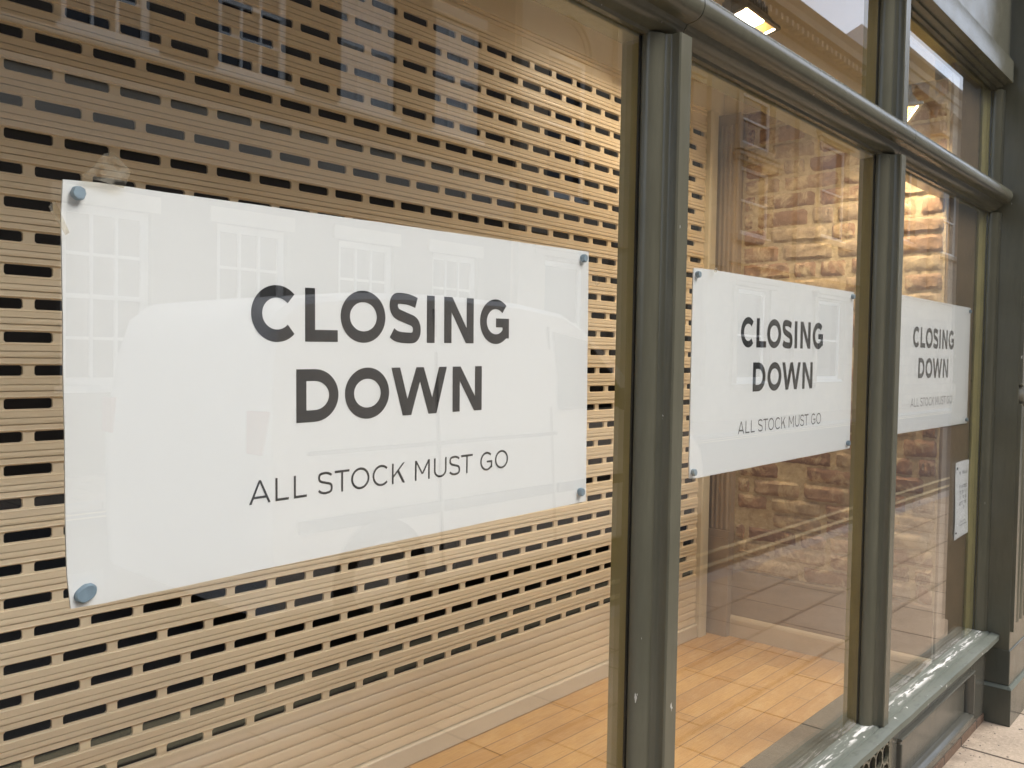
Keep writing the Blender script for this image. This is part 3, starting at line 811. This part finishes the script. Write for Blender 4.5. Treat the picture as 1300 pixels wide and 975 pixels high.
# ------------------------------------------------------------------ street (seen in the glass)
t = MB(); t.box(-60, 90, -1.80, .0, -.25, .0); tag(t.build('pavement', M['pavement']), kind='structure')
t = MB(); t.box(-60, 90, -1.93, -1.8002, -.25, -.002); tag(t.build('kerb', M['kerb']), kind='structure')
t = MB(); t.box(-200, 200, -260, 200, -.40, -.06); 
tag(t.build('road', M['asphalt']), kind='structure')
t = MB(); t.box(-60, 90, -7.30, -7.17, -.25, .0); tag(t.build('kerb', M['kerb']), kind='structure')
t = MB(); t.box(-60, 90, -9.0, -7.3002, -.25, .002); tag(t.build('pavement', M['pavement']), kind='structure')
t = MB()
for y in (-2.15, -2.36): t.box(-60, 90, y-.027, y+.027, -.059, -.055)
for y in (-6.80, -7.01): t.box(-60, 90, y-.027, y+.027, -.059, -.055)
tag(t.build('road_marking', M['yellow']), kind='structure')

def wall_open(mb, x0, x1, z0, z1, y, holes, depth=.14, mi=0):
    """front sheet facing +y with rectangular openings and their reveals"""
    xs = sorted({x0, x1, *[h[0] for h in holes], *[h[1] for h in holes]}); zs = sorted({z0, z1, *[h[2] for h in holes], *[h[3] for h in holes]})
    for a, b_ in zip(xs[:-1], xs[1:]):
        for c0, c1 in zip(zs[:-1], zs[1:]):
            mx, mz = (a+b_)/2, (c0+c1)/2
            if not any(h[0] < mx < h[1] and h[2] < mz < h[3] for h in holes):
                mb.quad((a, y, c0), (b_, y, c0), (b_, y, c1), (a, y, c1), mi)
    for hx0, hx1, hz0, hz1 in holes:
        yb = y-depth
        for p, q in (((hx0, hz0), (hx1, hz0)), ((hx1, hz0), (hx1, hz1)), ((hx1, hz1), (hx0, hz1)), ((hx0, hz1), (hx0, hz0))):
            mb.quad((p[0], y, p[1]), (q[0], y, q[1]), (q[0], yb, q[1]), (p[0], yb, p[1]), mi)
def shell(mb, x0, x1, y0, y1, z1, mi=0):     # sides, back and top behind a front sheet at y1
    mb.quad((x0, y0, 0), (x0, y1, 0), (x0, y1, z1), (x0, y0, z1), mi); mb.quad((x1, y0, 0), (x1, y1, 0), (x1, y1, z1), (x1, y0, z1), mi)
    mb.quad((x0, y0, 0), (x1, y0, 0), (x1, y0, z1), (x0, y0, z1), mi); mb.quad((x0, y0, z1), (x1, y0, z1), (x1, y1, z1), (x0, y1, z1), mi)
def sash(parent, x0, x1, z0, z1, y, bars=True, pane='pane_dark', nv=3, split=.5):
    yb = y-.10
    f = MB(); w = .085
    zm = z0+(z1-z0)*split
    for a, b_, c0, c1 in ((x0, x0+w, z0, z1), (x1-w, x1, z0, z1), (x0+w, x1-w, z0, z0+.09), (x0+w, x1-w, z1-w, z1), (x0+w, x1-w, zm-.025, zm+.025)): f.box(a, b_, yb-.03, yb+.03, c0, c1)
    if bars:
        for k in range(1, nv):
            x = x0+w+(x1-x0-2*w)*k/nv
            f.box(x-.017, x+.017, yb-.01, yb+.022, z0+.09, zm-.025); f.box(x-.017, x+.017, yb-.01, yb+.022, zm+.025, z1-w)
        for q0, q1 in ((z0+.09, zm-.025), (zm+.025, z1-w)):
            f.box(x0+w, x1-w, yb-.0095, yb+.0215, (q0+q1)/2-.017, (q0+q1)/2+.017)
    f.box(x0-.06, x1+.06, yb-.02, y+.05, z0-.07, z0-.001)
    fo = f.build('window', M['sash_white'], parent)
    p = MB(); p.quad((x0+.02, yb-.012, z0+.02), (x1-.02, yb-.012, z0+.02), (x1-.02, yb-.012, z1-.02), (x0+.02, yb-.012, z1-.02)); p.build('pane', M[pane], fo)
    return fo

# pale terrace facing the shop
YO = -9.0
A = tag(empty('terraced_house', (3, YO, 0)), 'pale stone terraced house with white small-paned sash windows, mirrored in the first pane', 'building')
wx = [5.79-1.83*k for k in range(8, 0, -1)] + [5.79, 7.63, 9.40]
wins = [(x, x+1.0, 4.82, 6.55) for x in wx] + [(x, x+1.0, .98, 2.95) for x in wx if not 1.9 < x < 2.5]
dx0 = [x for x in wx if 1.9 < x < 2.5][0]
wins.append((dx0, dx0+1.0, .16, 2.75))
b = MB(); wall_open(b, -11, 11.2, 0, 8.2, YO, wins); shell(b, -11, 11.2, YO-8, YO, 8.2); b.build('wall', M['stone_pale'], A, recalc=False)
b = MB()
b.box(-11, 11.25, YO, YO+.07, 4.68, 4.745); b.box(-11, 11.25, YO, YO+.05, 3.62, 4.28); b.box(-11, 11.25, YO, YO+.10, 4.2802, 4.36)
b.box(-11, 11.25, YO, YO+.30, 7.75, 7.95); b.box(-11, 11.25, YO, YO+.22, 7.55, 7.7498); b.build('string_course', M['trim_pale'], A)
for x in wx:
    for z0 in (6.56, 2.96):
        b = MB(); b.box(x-.10, x+1.10, YO+.002, YO+.035, z0, z0+.18); b.build('lintel', M['trim_pale'], A)
for i, w_ in enumerate(wins[:-1]):
    sash(A, *w_, YO, True, 'pane_pale' if (i in (9, 10)) else 'pane_dark')
b = MB(); x0 = dx0
b.box(x0, x0+1.0, YO-.12, YO-.08, .16, 2.3)
for q in ((.12, .44), (.56, .88)):
    for z0, z1 in ((.3, .95), (1.1, 2.1)): b.box(x0+q[0], x0+q[1], YO-.0798, YO-.06, z0, z1)
d = b.build('door', M['door_green'], A); b = MB(); b.box(x0, x0+1.0, YO-.12, YO-.09, 2.32, 2.74); b.build('fanlight', M['pane_dark'], d)
b = MB(); b.cyl((x0+.5, YO-.08, 1.02), .03, .06, 'y', 12); b.build('handle', M['brassy'], d)
b = MB(); b.box(x0-.1, x0+1.1, YO, YO+.35, 0.003, .158); b.build('doorstep', M['trim_pale'], A)
b = MB(); b.exx([(YO+.1, 8.201), (YO-4, 10.2), (YO-8, 8.201)], -11, 11.2); b.build('roof', M['roof_slate'], A)
for x in (-6, 1.5, 8.5):
    b = MB(); b.box(x, x+1.2, YO-4.4, YO-3.6, 9.4, 11.3); b.build('chimney', M['stone_tan'], A)

# tan sandstone block
B = tag(empty('sandstone_building', (20, YO, 0)), 'tan sandstone building with arched upper windows mirrored in the middle pane', 'building')
wB = [(11.97, 13.27, 4.25, 6.78), (15.5, 16.9, 4.35, 7.3), (19.2, 20.9, 4.40, 6.0), (19.2, 20.9, 6.52, 7.75), (23.9, 25.8, 4.86, 7.45), (11.97, 13.27, .9, 3.1), (15.5, 16.9, .9, 3.1), (19.2, 20.9, .9, 3.1), (23.9, 25.8, .9, 3.1)]
b = MB(); wall_open(b, 11.2, 28.6, 0, 10.0, YO, wB, .18); shell(b, 11.2, 28.6, YO-9, YO, 10.0); b.build('wall', M['stone_tan'], B, recalc=False)
for i, w_ in enumerate(wB): sash(B, *w_, YO-.02, False, 'pane_dark')
for x0, x1, z0, z1 in wB:
    b = MB(); b.box(x0-.22, x0-.01, YO, YO+.07, z0-.05, z1+.05); b.box(x1+.01, x1+.22, YO, YO+.07, z0-.05, z1+.05)
    if z1 in (6.78, 7.75):
        b.ring(((x0+x1)/2, z1+.02), (x1-x0)/2-.02, (x1-x0)/2+.22, YO, YO+.08, 0, 180, 24); b.ring(((x0+x1)/2, z1+.02), (x1-x0)/2-.12, (x1-x0)/2-.022, YO, YO+.03, 0, 180, 24)
    else:
        b.box(x0-.3, x1+.3, YO, YO+.14, z1+.051, z1+.15); b.box(x0-.36, x1+.36, YO, YO+.20, z1+.1502, z1+.23)
    b.box(x0-.3, x1+.3, YO, YO+.16, z0-.22, z0-.08)
    b.build('surround', M['stone_trim'], B)
b = MB()
for x in (11.24, 14.0, 17.6, 22.2, 27.2):
    b.box(x, x+.72, YO, YO+.12, .8, 8.9); b.box(x-.08, x+.80, YO, YO+.18, 8.9002, 9.1); b.box(x-.08, x+.80, YO, YO+.2, 3.5, 3.66)
b.box(11.2, 28.6, YO, YO+.16, 3.6602, 3.95); b.box(11.2, 28.6, YO, YO+.10, .0, .798)
b.build('wall_pilasters', M['stone_trim'], B)
b = MB(); b.exx([(YO, 9.1002), (YO+.2, 9.1002), (YO+.22, 9.4), (YO+.30, 9.42), (YO+.34, 9.6), (YO+.60, 9.72), (YO+.62, 9.9), (YO+.72, 10.05), (YO, 10.2)], 11.2, 28.6)
for i in range(58): b.box(11.3+.3*i, 11.42+.3*i, YO+.3402, YO+.56, 9.45, 9.60)
b.build('cornice', M['stone_trim'], B)
b = MB(); b.exx([(YO+.2, 10.201), (YO-4.5, 10.55), (YO-9, 10.201)], 11.2, 28.6); b.build('roof', M['roof_slate'], B)
# taller columned block further along
Cb = tag(empty('columned_building', (36, YO, 0)), 'taller stone building with capital, entablature and arched window mirrored in the narrow pane', 'building')
wC = [(34.9, 37.1, 5.5, 8.0), (39.4, 41.2, 5.5, 8.0), (30.2, 31.8, 5.5, 8.0)]
b = MB(); wall_open(b, 28.62, 46, 0, 11.3, YO, wC, .2); shell(b, 28.62, 46, YO-10, YO, 11.3); b.build('wall', M['stone_tan'], Cb, recalc=False)
for w_ in wC: sash(Cb, *w_, YO-.02, False)
b = MB()
for x in (29.2, 33.4, 38.0, 42.6):
    n = 14; xc = x+.45; b = MB()
    pr = [(xc+.42*math.cos(math.pi*k/n), YO+.30*math.sin(math.pi*k/n)) for k in range(n+1)]
    b.exz(pr, 4.0, 9.5); b.box(xc-.5, xc+.5, YO, YO+.42, 9.45, 9.55)
    for lv, (zz, rr, hh) in enumerate(((9.55, .40, .30), (9.78, .48, .30), (10.0, .56, .28))):
        for k in range(7):
            a = math.pi*(k+.5*(lv % 2)+.2)/7; px, py = xc+rr*math.cos(a), YO+(rr-.08)*math.sin(a)
            b.cyl((px, py, zz), .05, hh, 'z', 8, .12)
    b.box(xc-.42, xc+.42, YO, YO+.30, 9.5502, 10.2); b.box(xc-.62, xc+.62, YO, YO+.55, 10.2802, 10.42)
    b.build('column', M['stone_trim'], Cb, smooth=True)
b = MB()
b.exx([(YO, 10.4202), (YO+.35, 10.4202), (YO+.38, 10.75), (YO+.44, 10.78), (YO+.44, 11.0), (YO+.5, 11.05), (YO+.6, 11.12), (YO+.62, 11.22), (YO, 11.301)], 28.62, 46)
b.box(28.62, 46, YO, YO+.25, 3.6, 3.99)
b.build('entablature', M['stone_trim'], Cb, smooth=True)
for x0, x1, z0, z1 in wC:
    b = MB(); b.box(x0-.2, x0-.01, YO, YO+.08, z0, z1); b.box(x1+.01, x1+.2, YO, YO+.08, z0, z1); b.box(x0-.3, x1+.3, YO, YO+.16, z0-.2, z0-.08); b.box(x0-.3, x1+.3, YO, YO+.16, z1+.002, z1+.2)
    b.ring(((x0+x1)/2, 8.45), .50, .78, YO, YO+.12, 0, 180, 20); b.build('surround', M['stone_trim'], Cb)
    b = MB(); b.ring(((x0+x1)/2, 8.45), .0, .498, YO+.001, YO+.02, 0, 180, 20); b.build('arched_pane', M['pane_dark'], Cb)
b = MB(); b.add([(33.8, YO-.5, 11.3), (45.5, YO-.5, 11.3), (45.5, YO-9, 11.3), (33.8, YO-9, 11.3), (39.5, YO-4.8, 16.2)], [(0,1,4),(1,2,4),(2,3,4),(3,0,4),(0,3,2,1)]); b.build('roof', M['roof_slate'], Cb)

# white van parked behind the photographer
V = tag(empty('parked_van', (4.2, -3.2, -.12)), 'small white panel van parked at the kerb, mirrored across the big sign', 'van')
prof = [(2.30,.22),(2.28,.50),(2.27,1.00),(2.31,1.40),(2.37,1.62),(2.48,1.71),(2.9,1.765),(3.5,1.79),(4.1,1.78),(4.55,1.735),(4.80,1.63),(5.10,1.42),(5.42,1.12),(5.70,1.02),(6.02,.90),(6.20,.74),(6.26,.52),(6.24,.22)]
prof = prof + [(x, .20) for x in (5.86, 5.2, 3.3, 2.6)]
ys = [(-2.43, .0), (-2.40, 1), (-3.25, 1), (-4.05, 1), (-4.02-.0, 0)]
def section(y, top_in, k):
    out = []
    for x, z in prof:
        out.append((x, y, z-.12))
    return out
b = MB(); layers = []
for i, (dy, shrink) in enumerate(((0, .045), (.035, .008), (.12, 0), (.83, 0), (1.54, 0), (1.625, .008), (1.66, .045))):
    pts = []
    for x, z in prof:
        lean = max(0, z-1.0)*.16
        yy = -2.42 - dy
        c_ = -3.25; yy = c_+(yy-c_)*(1-lean/ .83*.9)
        xx = 4.2+(x-4.2)*(1-shrink*.35); zz = .95+(z-.95)*(1-shrink)
        pts.append((xx, yy, zz-.12))
    layers.append(pts)
n = len(prof)
vs = [p for l in layers for p in l]
fs = [(k*n+i, k*n+(i+1) % n, (k+1)*n+(i+1) % n, (k+1)*n+i) for k in range(len(layers)-1) for i in range(n)] + [tuple(range(n)), tuple(range(len(layers)*n-1, (len(layers)-1)*n-1, -1))]
b.add(vs, fs); b.build('body', M['van_white'], V, smooth=True)
def side_y(z, s):  # outer y of the van side at height z (before the -.12 shift)
    lean = max(0, z-1.0)*.16
    return -3.25+s*.83*(1-lean/.83*.9)
for s in (1, -1):
    b = MB(); q = [(4.42, 1.12), (5.20, 1.12), (5.02, 1.34), (4.78, 1.555), (4.42, 1.61)]
    v0 = [(x, side_y(z, s)+s*.004, z-.12) for x, z in q]; v1 = [(x, side_y(z, s)-s*.02, z-.12) for x, z in q]; k = len(q)
    b.add(v0+v1, [tuple(range(k)), tuple(range(2*k-1, k-1, -1))] + [(i, (i+1) % k, k+(i+1) % k, k+i) for i in range(k)]); b.build('side_window', M['van_glass'], V)
    b = MB()
    for x0, x1, z0, z1 in ((4.36, 4.372, .30, 1.64), (5.16, 5.172, .32, 1.10), (3.38, 3.392, .30, 1.70), (2.5, 4.36, .965, .985), (2.45, 3.37, .60, .66), (3.40, 4.35, .60, .66), (4.39, 5.15, .60, .66)):
        v0 = [(x, side_y(z, s)+s*.007, z-.12) for x, z in ((x0, z0), (x1, z0), (x1, z1), (x0, z1))]; v1 = [(x, yy-s*.02, z) for x, yy, z in v0]
        b.add(v0+v1, [(0,1,2,3),(7,6,5,4),(0,1,5,4),(1,2,6,5),(2,3,7,6),(3,0,4,7)])
    b.build('side_trim', M['plastic'], V)
    b = MB(); b.box(5.02, 5.14, *sorted((side_y(1.1, s)+s*.01, side_y(1.1, s)+s*.16)), .98, 1.13); b.build('wing_mirror', M['plastic'], V, bevel=.02)
    b = MB(); b.box(6.0, 6.19, *sorted((-3.25+s*.50, -3.25+s*.805)), .58, .72); b.build('headlight', M['headlamp'], V, bevel=.02)
    b = MB(); b.box(2.255, 2.33, *sorted((-3.25+s*.68, -3.25+s*.795)), .86, 1.06); b.build('tail_light', M['redlens'], V, bevel=.01)
b = MB(); q = [(4.83, 1.605), (5.38, 1.14)]
b.quad((4.85, -2.62, 1.605-.12), (5.40, -2.56, 1.145-.12), (5.40, -3.94, 1.145-.12), (4.85, -3.88, 1.605-.12))
b.quad((4.85, -2.62, 1.585-.12), (5.40, -2.56, 1.125-.12), (5.40, -3.94, 1.125-.12), (4.85, -3.88, 1.585-.12)); b.build('windscreen', M['van_glass'], V)
b = MB(); b.box(6.14, 6.275, -4.0, -2.5, .12, .40); b.build('front_bumper', M['plastic'], V, bevel=.03)
for x in (2.95, 5.52):
    for s in (1, -1):
        w = MB(); yy = -3.25+s*.80; w.ring((x, .19), .19, .305, *sorted((yy+s*.042, yy-s*.15)), n=32)
        wo = w.build('wheel', M['rubber'], V, smooth=True)
        w = MB(); w.cyl((x, yy+(.0 if s > 0 else -.0)-s*.05, .19), .192, s*.075, 'y', 28, .17); w.build('rim', M['alloy'], wo, smooth=True)

V.location.y -= .13; V.location.z += .06

# ------------------------------------------------------------------ light
world = bpy.data.worlds.new('World'); scene.world = world; world.use_nodes = True
wt = world.node_tree; wt.nodes.clear()
wo = wt.nodes.new('ShaderNodeOutputWorld'); bg = wt.nodes.new('ShaderNodeBackground'); sky = wt.nodes.new('ShaderNodeTexSky')
sky.sky_type = 'NISHITA'; sky.sun_disc = False
EL, AZ = R(47), R(160)            # sun behind the photographer, veiled by cloud
sky.sun_elevation = EL; sky.sun_rotation = AZ; sky.air_density = 1.0; sky.dust_density = 3.0; sky.ozone_density = 1.0
hs = wt.nodes.new('ShaderNodeHueSaturation'); hs.inputs['Saturation'].default_value = .6
wt.links.new(sky.outputs[0], hs.inputs['Color']); wt.links.new(hs.outputs[0], bg.inputs[0])
bg.inputs[1].default_value = .15
wt.links.new(bg.outputs[0], wo.inputs[0])
sd = bpy.data.lights.new('sun', 'SUN'); sd.energy = .95; sd.angle = R(32); sd.color = (1, .985, .965)
so = bpy.data.objects.new('sun', sd); col.objects.link(so)
dirv = Vector((math.sin(AZ)*math.cos(EL), math.cos(AZ)*math.cos(EL), math.sin(EL)))
so.rotation_euler = dirv.to_track_quat('Z', 'Y').to_euler(); so.location = (0, -5, 12)

# ------------------------------------------------------------------ camera
yaw, pitch, roll, F = .8506505, -.0310745, .0182900, 1129.947
cy, sy = math.cos(yaw), math.sin(yaw)
f = Vector((sy*math.cos(pitch), cy*math.cos(pitch), math.sin(pitch))); r0 = Vector((cy, -sy, 0)); u0 = r0.cross(f)
r = r0*math.cos(roll)+u0*math.sin(roll); u = r.cross(f)
cd = bpy.data.cameras.new('camera'); cd.sensor_width = 36; cd.sensor_fit = 'HORIZONTAL'; cd.lens = F/1300*36; cd.clip_start = .05; cd.clip_end = 800
co = bpy.data.objects.new('camera', cd); col.objects.link(co)
co.matrix_world = Matrix(((r.x, u.x, -f.x, 0), (r.y, u.y, -f.y, -.9), (r.z, u.z, -f.z, 1.39), (0, 0, 0, 1)))
scene.camera = co

scene.render.engine = 'CYCLES'
cyc = scene.cycles
cyc.use_denoising = True; cyc.max_bounces = 10; cyc.transparent_max_bounces = 16; cyc.glossy_bounces = 6; cyc.sample_clamp_indirect = 6
vs = scene.view_settings
vs.view_transform = 'Standard'; vs.look = 'None'; vs.exposure = 1.18; vs.gamma = 1; vs.use_curve_mapping = False
